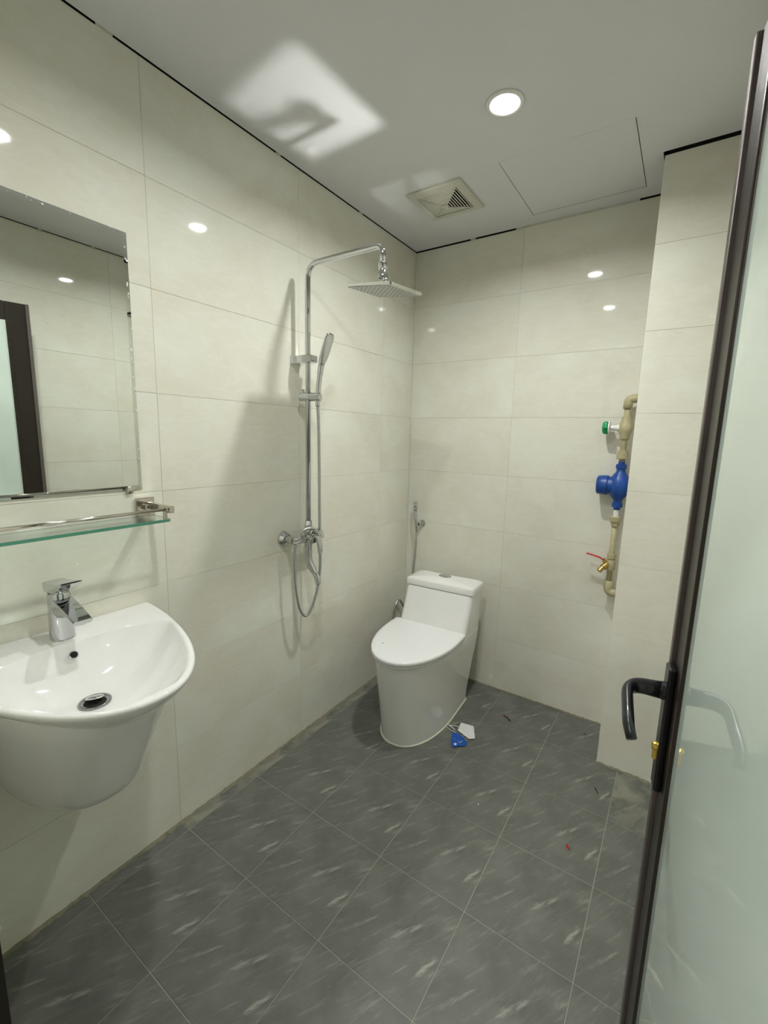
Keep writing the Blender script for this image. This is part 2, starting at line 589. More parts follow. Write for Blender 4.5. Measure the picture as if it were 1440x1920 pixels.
# downlights
def downlight(x, y, z, r, rg, m, name, label, group):
    t = empty(name, (x, y, z), label, 'light', group)
    part('trim_ring', Lathe([(0, r+.014), (-.004, r+.012), (-.006, r+.003), (-.0045, r), (0, r)][::1], (x, y, z), (0, 0, 1), 40), M_WHT, t, smooth=True)
    bm = bmesh.new()
    bm.faces.new([bm.verts.new((x+rg*math.cos(-2*PI*k/20), y+rg*math.sin(-2*PI*k/20), z-.0042)) for k in range(20)])
    part('diffuser', bm, m, t)
    ld = bpy.data.lights.new('downlight_source', 'AREA')
    ld.shape = 'DISK'; ld.size = 2*rg; ld.energy = HALL if 'hall' in name else (LAMP if y > -1 else LAMP2)
    ld.spread = math.radians(SPREAD); ld.color = LAMP_COL
    lo = bpy.data.objects.new('downlight_source', ld); COL.objects.link(lo)
    lo.parent = t; lo.location = (0, 0, -.0048)
    part('glare_ring', Lathe([(-.0041, r), (-.0041, rg+.0002), (-.0036, rg+.0002), (-.0036, r)], (x, y, z), (0, 0, 1), 32), M_GLARE, t)  # added glare ring, widens the bright disc of the lamp
    return t
downlight(.785, -.818, H, .045, .033, M_LAMP, 'downlight', 'round white recessed ceiling downlight glowing above the floor centre, nearer the shower', 'bathroom downlights')
downlight(.76, -1.61, H, .045, .033, M_LAMP, 'downlight', 'round recessed ceiling downlight nearer the doorway, out of frame above the washbasin', 'bathroom downlights')

# hall outside the door
structure('hall_floor', Box((-.6, -4.3, -.06), (2.6, YF-.12, 0)), mat('hall_floor_tile', srgb(150, 140, 122), .3))
structure('hall_ceiling', Box((-.6, -4.3, H), (2.6, YF-.12, H+.05)), M_CEIL)
mh = mat('hall_paint', srgb(205, 202, 190), .7)
structure('hall_wall_back', Box((-.6, -4.35, 0), (2.6, -4.3, H)), mh)
structure('hall_wall_left', Box((-.65, -4.3, 0), (-.6, YF-.12, H)), mh)
structure('hall_wall_right', Box((2.6, -4.3, 0), (2.65, YF-.12, H)), mh)
structure('hall_wall_front', box(box(bmesh.new(), (-.6, YF-.13, 0), (-.1, YF-.08, H)), (XR+.1, YF-.13, 0), (2.6, YF-.08, H)), mh)
for hx, hy in ((.685, -2.62), (.677, -3.2), (.664, -3.744)):
    downlight(hx, hy, H, .030, .022, M_HLAMP, 'hall_downlight', 'small recessed hall downlight outside the doorway, %s from the door' % {-2.62: 'nearest', -3.2: 'middle one', -3.744: 'farthest'}[hy], 'hall downlights')

# door frame
fr = structure('door_frame', Box((HX0, YF-.125, 0), (HX0+.035, YF+.012, HEAD)), M_ALU)
part('jamb', Box((HX1-.03, YF-.125, 0), (HX1, YF+.012, HEAD)), M_ALU, fr)
part('head', Box((HX0+.035, YF-.125, HEAD-.04), (HX1-.03, YF+.012, HEAD)), M_ALU, fr)
part('transom_bar', Box((HX0+.035, YF-.10, 1.985), (HX1-.03, YF+.01, 2.03)), M_ALU, fr)

# ------------------------------------------------------------------ door leaf
# local axes: +x along the leaf from its free edge to the hinges, +y out of its room face
A = Vector((1.383, -1.367, 0))
dirx = Vector((.151, -.9885, 0)).normalized()
ang = math.atan2(dirx.y, dirx.x)
door = bpy.data.objects.new('door_1', None); COL.objects.link(door)
door.location = A; door.rotation_euler = (0, 0, ang)
door['kind'] = 'structure'
door['label'] = 'open door leaf with dark aluminium frame and frosted green glass at right'
# local +y = rotate dirx by +90 deg = (.9885,.151): away from the room -> room side is -y
DW, DH, SW = .74, 1.975, .086
def dbox(x0, y0, z0, x1, y1, z1): return Box((x0, y0, z0), (x1, y1, z1))
def stile(x0, x1, z0, z1, lip, name='stile'):
    return part(name, dbox(x0, 0, z0, x1, .045, z1), M_ALU, door, bevel=.003, local=True)
s = stile(0, SW, .008, DH, True)
part('edge_lip', Box((-.0075, -.007, .008), (.008, .004, DH)), mat('lip_painted_sheen', srgb(120, 112, 108), .3, .7), s, bevel=.002, local=True)  # lip in a lighter tone, the edge's reflection put into its colour
part('glazing_bead', Box((SW-.016, -.0025, .11), (SW-.001, .0035, DH-.09)), M_ALU, s, bevel=.002, segs=3, local=True)
stile(DW-SW, DW, .008, DH, False)
part('rail', dbox(SW, 0, DH-.086, DW-SW, .045, DH), M_ALU, door, bevel=.003, local=True)
part('rail', dbox(SW, 0, .008, DW-SW, .045, .12), M_ALU, door, bevel=.003, local=True)
part('glass_pane', dbox(SW-.004, .003, .115, DW-SW+.004, .011, DH-.082), M_FROST, door, local=True)
# handle set
bm = Box((.007, -.013, .765), (.042, 0, 1.003))
hp = part('handle_plate', bm, M_BLK, door, bevel=.004, segs=3, local=True)
pts = fillet([(.026, -.010, .955), (.026, -.072, .955), (.122, -.072, .929), (.136, -.067, .915)], .035, 8)
bm = bmesh.new()
n = len(pts)
rings = []
for i, p in enumerate(pts):
    p = Vector(p); q = pts[min(n-1, i+1)]; q0 = pts[max(0, i-1)]
    t = (Vector(q)-Vector(q0)).normalized(); sd = Vector((0, 0, 1)).cross(t).normalized(); up = t.cross(sd)
    f_ = i/(n-1)
    hh, ww = .0150-.0050*f_, .0105-.0025*f_
    if i == 0: hh, ww = .016, .014
    rings.append([p + up*hh*math.cos(2*PI*k/14) + sd*ww*math.sin(2*PI*k/14) for k in range(14)])
loft(bm, rings)
part('lever', bm, M_BLK, hp, smooth=True, local=True)
part('lever_collar', Lathe([(0, .016), (.006, .016), (.009, .013)], (.026, -.012, .955), (0, -1, 0), 24), M_BLK, hp, smooth=True, local=True, angle=40)
bm = Lathe([(0, .008), (.007, .008), (.009, .0065)], (.03, -.012, .848), (0, -1, 0), 20)
box(bm, (.0265, -.019, .824), (.0335, -.012, .846))
tag(part('lock_cylinder', bm, M_GOLD, hp, smooth=True, local=True, angle=40), 'brass lock cylinder')
for z in (.2, 1.0, 1.8):
    part('hinge', Lathe([(0, .009), (.10, .009)], (DW+.004, -.008, z-.05), (0, 0, 1), 16), M_BLK, door, smooth=True, local=True, angle=40)

# ------------------------------------------------------------------ mirror
mt = empty('wall_mirror', (0, -1.83, 1.21), 'frameless rectangular mirror on the left wall above the washbasin and glass shelf', 'mirror')
my0, my1, mz0, mz1, bt = -2.08, -1.578, 1.212, 1.927, .012
bm = bmesh.new()
rings = []
for x, i in ((.0008, 0), (.0035, 0), (.0058, bt)):
    rings.append([(x, my0+i, mz0+i), (x, my1-i, mz0+i), (x, my1-i, mz1-i), (x, my0+i, mz1-i)])
loft(bm, rings)
def mirror_mat():
    m = M_MIRROR
    nt, N, L, b = nodes(m)
    tc = N.new('ShaderNodeTexCoord'); sp = N.new('ShaderNodeSeparateXYZ')
    L.new(tc.outputs['Object'], sp.inputs[0])
    top = math_(N, L, 'GREATER_THAN', sp.outputs['Z'], mz1-1.21-.010)
    sid = math_(N, L, 'GREATER_THAN', sp.outputs['Y'], my1+1.83-.008)
    e = math_(N, L, 'MAXIMUM', top, sid)
    n = noise(N, L, tc.outputs['Object'], 70, 4, .7)
    r = ramp(N, [(.6, (0, 0, 0)), (.66, (1, 1, 1))]); L.new(n, r.inputs[0])
    k = math_(N, L, 'MULTIPLY', e, r.outputs[0])
    L.new(math_(N, L, 'SUBTRACT', 1.0, math_(N, L, 'MULTIPLY', k, .9)), b.inputs['Metallic'])
    L.new(math_(N, L, 'MULTIPLY', k, .6), b.inputs['Roughness'])
mirror_mat()
part('mirror_glass', bm, M_MIRROR, mt)
part('clip', Lathe([(0, .011), (.0075, .011), (.009, .009)], (.0008, -1.615, 1.212), (1, 0, 0), 24), M_STEEL, mt, smooth=True, angle=40)
part('clip', Lathe([(0, .011), (.0075, .011), (.009, .009)], (.0008, -2.04, 1.212), (1, 0, 0), 24), M_STEEL, mt, smooth=True, angle=40)

# ------------------------------------------------------------------ glass shelf
sh = empty('glass_shelf', (0, -1.82, 1.13), 'clear green-edged glass shelf with a polished steel guard rail below the mirror', 'shelf')
GX, GY0, GY1, GZ = .118, -2.07, -1.556, 1.1235
bm = bmesh.new()
def rrect(x0, x1, y0, y1, r, z, n=6):
    out = []
    for cx_, cy_, a0 in ((x1-r, y1-r, 0), (x0+r, y1-r, 90), (x0+r, y0+r, 180), (x1-r, y0+r, 270)):
        for k in range(n+1):
            a = math.radians(a0+90*k/n)
            out.append((cx_+r*math.cos(a), cy_+r*math.sin(a), z))
    return out
loft(bm, [rrect(.012, GX, GY0, GY1, .012, GZ), rrect(.012, GX, GY0, GY1, .012, GZ+.0085)])
gp = part('glass_plate', bm, M_GLASS, sh)
gp.data.materials.append(M_GEDGE)
for p in gp.data.polygons:
    if abs(p.normal.z) < .5: p.material_index = 1
for yy, sgn in ((-1.574, 1), (-2.05, -1)):
    b_ = part('bracket', Box((.0005, yy-.028, 1.128), (.010, yy+.028, 1.186)), M_STEEL, sh, bevel=.0025)
    part('bracket_arm', Box((.009, yy-.006+.012*sgn, 1.150), (.128, yy+.010+.012*sgn, 1.170)), M_STEEL, b_, bevel=.002)
    part('stand_off', Lathe([(0, .006), (.022, .006)], (.112, yy+.008*sgn-.006, 1.1325), (0, 0, 1), 16), M_STEEL, b_, smooth=True, angle=40)
    part('knuckle', Lathe([(0, .009), (.014, .009), (.016, .007)], (.010, yy, 1.157), (1, 0, 0), 20), M_STEEL, b_, smooth=True, angle=40)
part('guard_rail', Tube([(.116, -2.06, 1.161), (.116, -1.572, 1.161)], .0045, 14), M_STEEL, sh, smooth=True, )

# ------------------------------------------------------------------ washbasin
YC = -1.845
ba = empty('washbasin', (0, YC, .5), 'white wall hung ceramic washbasin with semi pedestal below the glass shelf', 'washbasin')
RZ = .855
def d_radius(th, dep, hw, p, q, cx_):
    """distance from (cx_,0) to the D outline x=0..dep, |w|<=hw along angle th"""
    c, s = math.cos(th), math.sin(th)
    lo, hi = 0., 1.
    def inside(r):
        x = cx_ + r*c; w_ = r*s
        if x < 0: return False
        return (x/dep)**p + (abs(w_)/hw)**q <= 1
    for _ in range(34):
        mid = (lo+hi)/2
        if inside(mid): lo = mid
        else: hi = mid
    return lo
CXB = .27
angs = [2*PI*k/120 for k in range(120)]
ca = math.atan2(.2615, -CXB)
angs = sorted([a for a in angs if abs(a-ca) > .02 and abs(a-(2*PI-ca)) > .02] + [ca-.012, ca, 2*PI-ca, 2*PI-ca+.012])
OUT = [d_radius(a, .53, .262, 1.6, 2.2, CXB) for a in angs]
def ring_out(inset, z, sc=1.):
    return [(CXB+max(r*sc-inset, .01)*math.cos(a), YC+max(r*sc-inset, .01)*math.sin(a), z) for a, r in zip(angs, OUT)]
def open_r(a):
    c, s = math.cos(a), math.sin(a)
    ax = .238 if c > 0 else .150
    n_ = 2.3 if c > 0 else 2.9
    return (abs(c/ax)**n_ + abs(s/.236)**n_)**(-1/n_)
DX, DY = .258, YC-.006   # drain
def bowl_ring(t, z):
    out = []
    for a in angs:
        r = open_r(a)
        x, y = CXB+r*math.cos(a), YC+r*math.sin(a)
        dx_, dy_ = DX+.028*math.cos(a), DY+.028*math.sin(a)
        out.append((x+(dx_-x)*t, y+(dy_-y)*t, z))
    return out
rings = [ring_out(.205, .733), ring_out(.17, .738), ring_out(.125, .755), ring_out(.085, .774), ring_out(.055, .793), ring_out(.030, .812), ring_out(.012, .830), ring_out(.003, .842), ring_out(0, .848), ring_out(.0012, .8525), ring_out(.0045, RZ), ring_out(.009, RZ+.0004)]
op = []
for a, r0 in zip(angs, OUT):
    r = min(open_r(a), r0-.014)
    op.append((CXB+r*math.cos(a), YC+r*math.sin(a)))
def bring(t, z, grow=0.):
    out = []
    for (x, y), a in zip(op, angs):
        dx_, dy_ = DX+.030*math.cos(a), DY+.030*math.sin(a)
        x2, y2 = x+grow*math.cos(a), y+grow*math.sin(a)
        out.append((x2+(dx_-x2)*t, y2+(dy_-y2)*t, z))
    return out
rings.append(bring(0, RZ, .0015))
BD = .110
for t in (.008, .025, .06, .11, .18, .27, .38, .5, .62, .75, .88, 1.):
    rings.append(bring(t, RZ-BD*(1-(1-t)**2.1)*(.35+.65*min(1, t/.06)**.5)))
bm = bmesh.new(); loft(bm, rings, (True, True))
basin = part('basin', bm, M_CER, ba, smooth=True)
# semi pedestal
def ped(z, dep, hw, p=2.0, q=2.5, n=56):
    out = []
    for k in range(n+1):
        t = -1+2*k/n
        w_ = hw*math.sin(t*PI/2)
        x = dep*(max(0, 1-(abs(w_)/hw)**q))**(1/p)
        out.append((max(x, .001), YC+w_, z))
    return out
prof = [(.495, .20, .085), (.497, .262, .118), (.503, .288, .137), (.515, .304, .149), (.54, .318, .158), (.6, .345, .170), (.68, .385, .184), (.74, .418, .198), (.782, .446, .213, 1.85, 2.4), (.810, .458, .222, 1.7, 2.3)]
part('semi_pedestal', loft(bmesh.new(), [ped(*p) for p in prof], (True, False)), M_CER, ba, smooth=True)
# drain + overflow
ZD = RZ-.110
dr = part('drain', Lathe([(0, .034), (.0045, .034), (.006, .031), (.004, .023), (.002, .0225)], (DX, DY, ZD), (0, 0, 1), 32), M_DRAIN, ba, smooth=True)
q_ = Matrix.Translation((DX, DY, ZD+.013)) @ Matrix.Rotation(math.radians(-20), 4, 'Y') @ Matrix.Rotation(math.radians(-10), 4, 'X')
bm = Lathe([(-.004, .008), (-.003, .0185), (0, .0195), (.003, .018), (.005, .012), (.0057, .001)], (0, 0, 0), (0, 0, 1), 32)
bm.transform(q_)
part('plug', bm, M_CHR, dr, smooth=True)
part('drain_hole_shade', Lathe([(0, .0222), (.0012, .0222)], (DX, DY, ZD+.0020), (0, 0, 1), 24), M_VOID, dr)  # flat dark disc painted as the shade down the drain
# overflow on the rear slope of the bowl
ox = CXB-.150+.022
part('overflow', Lathe([(0, .0105), (.0015, .0105), (.0022, .0085), (.0005, .0075)], (ox+.001, YC, RZ-.027), (.75, 0, .66), 28), M_CHR, ba, smooth=True)
part('overflow_hole_shade', Lathe([(0, .008), (.0012, .008)], (ox+.0015, YC, RZ-.0265), (.75, 0, .66), 24), M_VOID, ba)  # dark disc in place of a shaded opening

# ------------------------------------------------------------------ basin tap
tp = empty('basin_tap', (.076, YC+.004, RZ), 'chrome single lever mixer tap standing on the washbasin deck', 'tap')
tx, ty = .076, YC+.004
def sq_ring(cx_, cy_, z, a, b, r, tilt=0., n=5):
    return [(x, y, zz + (x-cx_)*tilt) for x, y, zz in rrect(cx_-a, cx_+a, cy_-b, cy_+b, r, z, n)]
bm = loft(bmesh.new(), [sq_ring(tx, ty, z, a, a*.98, a*.75) for z, a in ((RZ, .027), (RZ+.004, .0265), (RZ+.03, .0255), (RZ+.08, .0245), (RZ+.118, .0240), (RZ+.122, .0225))])
tb = part('tap_body', bm, M_CHR, tp, smooth=True, angle=50)
# spout: tapering wedge
bm = bmesh.new()
spr = []
for t in [k/8 for k in range(9)]:
    x = tx + .008 + .122*t
    zt = RZ+.112-.026*t-.006*t*t; zb = RZ+.058+.022*t+.006*math.sin(t*PI) if t < 1 else zt-.010
    zb = min(zb, zt-.010) if t > .6 else zb
    hw_ = .0225-.002*t
    spr.append([(x, ty-hw_*.75, zb), (x, ty+hw_*.75, zb), (x, ty+hw_, zb+(zt-zb)*.45), (x, ty+hw_, zt-.002), (x, ty+hw_*.9, zt), (x, ty-hw_*.9, zt), (x, ty-hw_, zt-.002), (x, ty-hw_, zb+(zt-zb)*.45)])
loft(bm, spr)
so = part('spout', bm, M_CHR, tp, smooth=True, angle=35)
part('aerator', Lathe([(0, .011), (-.008, .011), (-.0085, .009)], (tx+.116, ty, RZ+.075), (0, 0, 1), 20), M_CHR, so, smooth=True, angle=40)
part('cartridge_neck', Lathe([(0, .0195), (.014, .0195)], (tx, ty, RZ+.118), (0, 0, 1), 28), M_CHR, tp, smooth=True, angle=40)
bm = bmesh.new()
lv = []
for t in [k/9 for k in range(10)]:
    x = tx-.026+.108*t
    zc = RZ+.131+.004*t+.012*t*t
    th_ = .024*(1-t)**1.3+.0045 if t > .45 else .026
    th_ = .026 if t <= .46 else .022*(1-(t-.46)/.54)**.7+.004
    hw_ = .0245-.001*t
    zt = zc+.018
    lv.append([(x, ty-hw_*.9, zt-th_), (x, ty+hw_*.9, zt-th_), (x, ty+hw_, zt-th_*.6), (x, ty+hw_, zt-.002), (x, ty+hw_*.9, zt), (x, ty-hw_*.9, zt), (x, ty-hw_, zt-.002), (x, ty-hw_, zt-th_*.6)])
loft(bm, lv)
part('lever', bm, M_CHR, tp, smooth=True, bevel=.0015, angle=35)

# ------------------------------------------------------------------ shower column
RX, RY = .07, -.93
st = empty('shower_column', (0, RY, .95), 'chrome exposed shower column with square rain head on the left wall beside the toilet', 'shower')
PC = Vector((.434, -.931, 1.894))
riser = fillet([(RX, RY, 1.005), (RX, RY, 2.035), (PC.x-.012, RY, 2.035), (PC.x-.012, RY, 1.975)], .055, 10)
rp = part('riser_pipe', Tube(riser, .0105, 18), M_CHR, st, smooth=True)
# rain head: tilted square plate
aa, bb, yw = .12553841, -.07365097, -.02481334
ex = Vector((math.cos(yw)*math.cos(aa), math.sin(yw)*math.cos(aa), -math.sin(aa)))
ey = Vector((-math.sin(yw)*math.cos(bb), math.cos(yw)*math.cos(bb), -math.sin(bb)))
ey = (ey-ex*(ex.dot(ey))).normalized(); ez = ex.cross(ey)
HM = Matrix((ex, ey, ez)).transposed().to_4x4(); HM.translation = PC
S2 = .096
bm = bmesh.new()
loft(bm, [rrect(-S2+i, S2-i, -S2+i, S2-i, .008, z, 5) for z, i in ((-.011, .0015), (-.010, 0), (-.001, 0), (0, .001))])
bm.transform(HM)
rh = part('rain_head', bm, M_PLATE, st)
bm = Box((-S2+.006, -S2+.006, -.0120), (S2-.006, S2-.006, -.0105)); bm.transform(HM)
part('spray_face', bm, M_FACE, rh)
bm = bmesh.new()
for i in range(9):
    for j in range(9):
        x = (-4+i)*.019; y = (-4+j)*.019
        lathe(bm, [(0, .0022), (.0014, .0016)], (x, y, -.0119), (0, 0, -1), 8)
bm.transform(HM)
part('nozzles', bm, mat('grey_silicone', srgb(120, 122, 120), .5), rh)['kind'] = 'stuff'
nx = Vector((PC.x-.012, RY, 1.975))
bm = bmesh.new()
lathe(bm, [(0, .0125), (.004, .016), (.020, .016), (.024, .013), (.03, .0135), (.036, .0165), (.050, .0165), (.054, .011)], nx + Vector((0, 0, .004)), (0.05, 0, -1), 24)
part('neck_nut', bm, M_CHR, rh, smooth=True, angle=40)
bm = bmesh.new()
bmesh.ops.create_uvsphere(bm, u_segments=20, v_segments=12, radius=.013, matrix=Matrix.Translation(PC+Vector((-.003, 0, .024))))
lathe(bm, [(0, .030), (.007, .029), (.013, .019), (.018, .010)], (0, 0, 0), (0, 0, 1), 24)
bm2 = bmesh.new(); bm2.free()
for v_ in bm.verts:
    if v_.co.length < .05: v_.co = HM @ v_.co
part('ball_joint', bm, M_CHR, rh, smooth=True, angle=40)
# top bracket: tapering block from wall, clasping the riser
bm = bmesh.new()
sec = [(.0008, .030, .0155), (.030, .022, .0145), (.056, .024, .0150), (.088, .024, .0150), (.106, .017, .0125)]
loft(bm, [[(x, RY-a, 1.683-h), (x, RY+a, 1.683-h), (x, RY+a, 1.683+h), (x, RY-a, 1.683+h)] for x, a, h in sec])
part('wall_bracket', bm, M_CHR, st, bevel=.002)
# slider holder
hc = Vector((.066, RY, 1.538))
bm = Lathe([(-.034, .0135), (-.032, .0175), (.012, .0175), (.0125, .016), (.014, .016), (.0145, .0175), (.056, .0175), (.058, .0150)], hc, (1, .32, 0), 26)
sl = part('slide_holder', bm, M_CHR, st, smooth=True, angle=35)
part('slide_knob', Lathe([(0, .008), (.018, .008), (.020, .006)], (.046, RY-.006, 1.548), (0, 0, 1), 16), M_CHR, sl, smooth=True, angle=40)
# mixer valve
mz = .955
bm = Tube([(.062, RY-.088, mz), (.062, RY+.088, mz)], .0185, 22)
tube(bm, [(RX, RY, mz-.03), (RX, RY, mz+.052)], .017, 20)
tube(bm, [(RX, RY, mz+.048), (RX, RY, mz+.075)], .0145, 6)
tube(bm, [(.055, RY+.045, mz), (.055, RY+.075, mz+.01)], .022, 20)
mv = part('mixer_body', bm, M_CHR, st, smooth=True, angle=40)
for s_ in (-1, 1):
    bm = Lathe([(.0008, .034), (.004, .034), (.010, .030), (.022, .022), (.024, .015), (.050, .015), (.05, .019), (.062, .019)], (0, RY+.075*s_, mz), (1, 0, 0), 28)
    part('wall_flange', bm, M_CHR, mv, smooth=True, angle=40)
# diverter hub & knob facing the room
bm = Lathe([(0, .019), (.028, .019), (.032, .016)], (.072, RY, mz+.028), (1, 0, 0), 24)
part('diverter', bm, M_CHR, mv, smooth=True, angle=40)
bm = Lathe([(0, .007), (.014, .007), (.014, .011), (.026, .011), (.028, .009)], (.104, RY, mz+.028), (1, 0, 0), 20)
part('diverter_knob', bm, M_CHR, mv, smooth=True, angle=40)
# lever: hub + flat blade hanging at the front right
bm = Lathe([(0, .021), (.020, .021), (.026, .018)], (.078, RY, mz), (1, 0, 0), 24)
lh = part('lever_hub', bm, M_CHR, mv, smooth=True, angle=40)
bm = loft(bmesh.new(), [[(x-.005, RY+y-a, z), (x+.004, RY+y-a*.8, z), (x+.004, RY+y+a*.8, z), (x-.005, RY+y+a, z)] for x, y, z, a in
     ((.105, .008, mz+.018, .013), (.117, .010, mz+.008, .016), (.122, .012, mz-.01, .0155), (.127, .013, mz-.04, .0135), (.126, .013, mz-.062, .011))])
part('lever', bm, M_CHR, mv, bevel=.002)
# tub spout below
sp = spline([(RX, RY, mz-.02), (RX, RY, mz-.06), (RX+.002, RY, mz-.098), (RX+.02, RY+.004, mz-.135), (RX+.045, RY+.006, mz-.17), (RX+.052, RY+.006, mz-.196)], 6)
part('bath_spout', Tube(sp, [.0155]*20 + [.0125+.0*i for i in range(len(sp)-20)] if len(sp) > 20 else .0125, 18), M_CHR, mv, smooth=True)

# hand shower: thing resting in the holder
he = Vector((.110, RY+.013, 1.50))
hs = empty('hand_shower', he, 'slim chrome hand shower clipped in the slide holder of the shower column', 'hand shower')
h0, h1, h2, h3 = he, Vector((.113, RY+.014, 1.565)), Vector((.126, RY+.018, 1.665)), Vector((.166, RY+.026, 1.775))
bm = Tube(spline([h0, (.111, RY+.0135, 1.53), h1, (.118, RY+.016, 1.62), h2], 5), [.009]*6+[.0105]*10+[.012]*5, 18)
part('handle', bm, M_CHR, hs, smooth=True)
ax_ = (h3-h2).normalized()
sidev = Vector((-.25, 1, 0)); sidev = (sidev-ax_*sidev.dot(ax_)).normalized()
nrm_ = ax_.cross(sidev)
rings = []
for t, w_, th_ in ((-.08, .010, .010), (.05, .016, .010), (.2, .024, .010), (.5, .030, .009), (.85, .030, .0085), (.97, .027, .006), (1.02, .017, .004)):
    c = h2 + (h3-h2)*t
    rings.append([c + sidev*w_*math.copysign(abs(math.cos(2*PI*k/20))**.6, math.cos(2*PI*k/20)) + nrm_*th_*math.copysign(abs(math.sin(2*PI*k/20))**.7, math.sin(2*PI*k/20)) for k in range(20)])
hd = part('head', loft(bmesh.new(), rings), M_CHR, hs, smooth=True)
# hose
hp_ = spline([(.110, RY+.013, 1.502), (.108, RY+.020, 1.45), (.105, RY+.028, 1.30), (.103, RY+.032, 1.12), (.103, RY+.034, 1.0), (.103, RY+.036, .93), (.103, RY+.036, .82),
              (.098, RY+.022, .72), (.088, RY-.004, .645), (.078, RY-.030, .618), (.070, RY-.056, .66), (.066, RY-.074, .76), (.066, RY-.080, .87), (.070, RY-.074, .94), (.082, RY-.052, .99), (.095, RY-.028, 1.004), (.104, RY-.004, 1.0), (.100, RY+.006, .985)], 8)
tag(part('shower_hose', Tube(hp_, .0062, 12), M_CHRB, None, smooth=True, origin=he), 'flexible metal shower hose looping below the mixer on the left wall', 'hose')

# ------------------------------------------------------------------ bidet spray
hx, hz = .103, .885
bs = empty('bidet_spray', (hx, 0, hz), 'small chrome bidet spray in a round holder on the back wall beside the toilet tank', 'spray')
part('wall_rose', Lathe([(.0008, .021), (.004, .021), (.008, .017), (.024, .010)], (hx+.002, 0, hz), (0, -1, 0), 24), M_CHR, bs, smooth=True, angle=50)
part('cradle', Tube([(hx, -.022, hz), (hx-.006, -.036, hz)], .012, 16), M_CHR, bs, smooth=True, angle=40)
ha = Vector((hx-.010, -.046, hz-.025)); hb_ = Vector((hx-.018, -.055, hz+.055)); hcx = Vector((hx-.024, -.045, hz+.118))
sh_ = part('spray_handle', Tube([ha-Vector((0, 0, .02)), ha, hb_, hcx-Vector((0, 0, .03)), hcx], [.007, .0105, .010, .0095, .012], 16), M_CHR, bs, smooth=True)
part('spray_head', Tube([hcx-Vector((0, 0, .045)), hcx+Vector((0, 0, .004)), hcx+Vector((0, -.003, .010))], [.013, .0145, .011], 18), M_CHR, sh_, smooth=True)
hh_ = spline([(hx-.010, -.046, hz-.045), (hx-.010, -.045, hz-.10), (hx-.016, -.042, .70), (hx-.024, -.042, .60), (.08, -.040, .50), (.085, -.038, .40), (.095, -.030, .34), (.11, -.022, .31)], 8)
tag(part('bidet_hose', Tube(hh_, .006, 12), M_CHRB, None, smooth=True, origin=(hx, -.046, hz-.045)), 'flexible metal hose hanging from the bidet spray down behind the toilet', 'hose')
bm = Tube(spline([(.040, -.03, .30), (.028, -.07, .38), (.024, -.11, .42), (.022, -.15, .38), (.024, -.155, .28), (.03, -.11, .21), (.07, -.03, .20)], 8), .007, 12)
tag(part('supply_hose', bm, M_CHRB, None, smooth=True, origin=(.04, -.03, .25)), 'dark braided supply hose looped between the toilet and the left wall', 'hose')

# ------------------------------------------------------------------ toilet
TO = Vector((.359, -.12, 0)); TYAW = .063
to = empty('toilet', TO, 'white one piece ceramic toilet with closed lid in the far left corner', 'toilet', rz=TYAW)
def uring(z, hw, yb, yf, frac=.62, p=2.2, rb=.03, n=36):
    """plan outline, counter-clockwise, straight back with rounded corners and a rounded front"""
    yc = yb + (yf-yb)*(1-frac)
    out = []
    for k in range(n+1):
        a = PI + PI*k/n     # left side, round the front, to the right side
        c, s_ = math.cos(a), math.sin(a)
        out.append((hw*math.copysign(abs(c)**(2/p), c), yc-(yc-yf)*abs(s_)**(2/p), z))
    for k in range(7):
        a = math.radians(90*k/6)
        out.append((hw-rb+rb*math.cos(a), yb-rb+rb*math.sin(a), z))
    for k in range(7):
        a = math.radians(90+90*k/6)
        out.append((-hw+rb+rb*math.cos(a), yb-rb+rb*math.sin(a), z))
    return out
def body_z(z):
    t = z/.40
    hw = .158+.026*t**1.3
    yf = -.607-.066*t**1.1
    yb = -.069+.066*min(1, t*1.3)**1.6
    return hw, yb, yf
rings = []
for z in (0, .004, .02, .06, .12, .18, .24, .30, .35, .385):
    hw, yb, yf = body_z(z)
    rings.append(uring(z, hw, yb, yf))
hw, yb, yf = body_z(.40)
for z, i in ((.398, .001), (.406, .004), (.411, .010), (.413, .022)):
    rings.append(uring(z, hw-i, yb-i*.3, yf+i))
bm = loft(bmesh.new(), rings)
# tank tower growing out of the rear
def trect(z, hw, yb, yf, r):
    return [(x, y, zz) for x, y, zz in rrect(-hw, hw, yf, yb, r, z, 6)]
tr = []
for z, hw_, yb_, yf_, r in ((.36, .1815, -.003, -.30, .03), (.405, .183, -.001, -.285, .03), (.425, .1835, 0, -.252, .03), (.44, .184, 0, -.236, .028), (.50, .1845, 0, -.205, .026), (.56, .185, 0, -.178, .024), (.604, .185, 0, -.160, .024)):
    tr.append(trect(z, hw_, yb_, yf_, r))
loft(bm, tr)
body = part('body', bm, M_CER, to, smooth=True, local=True, angle=60)
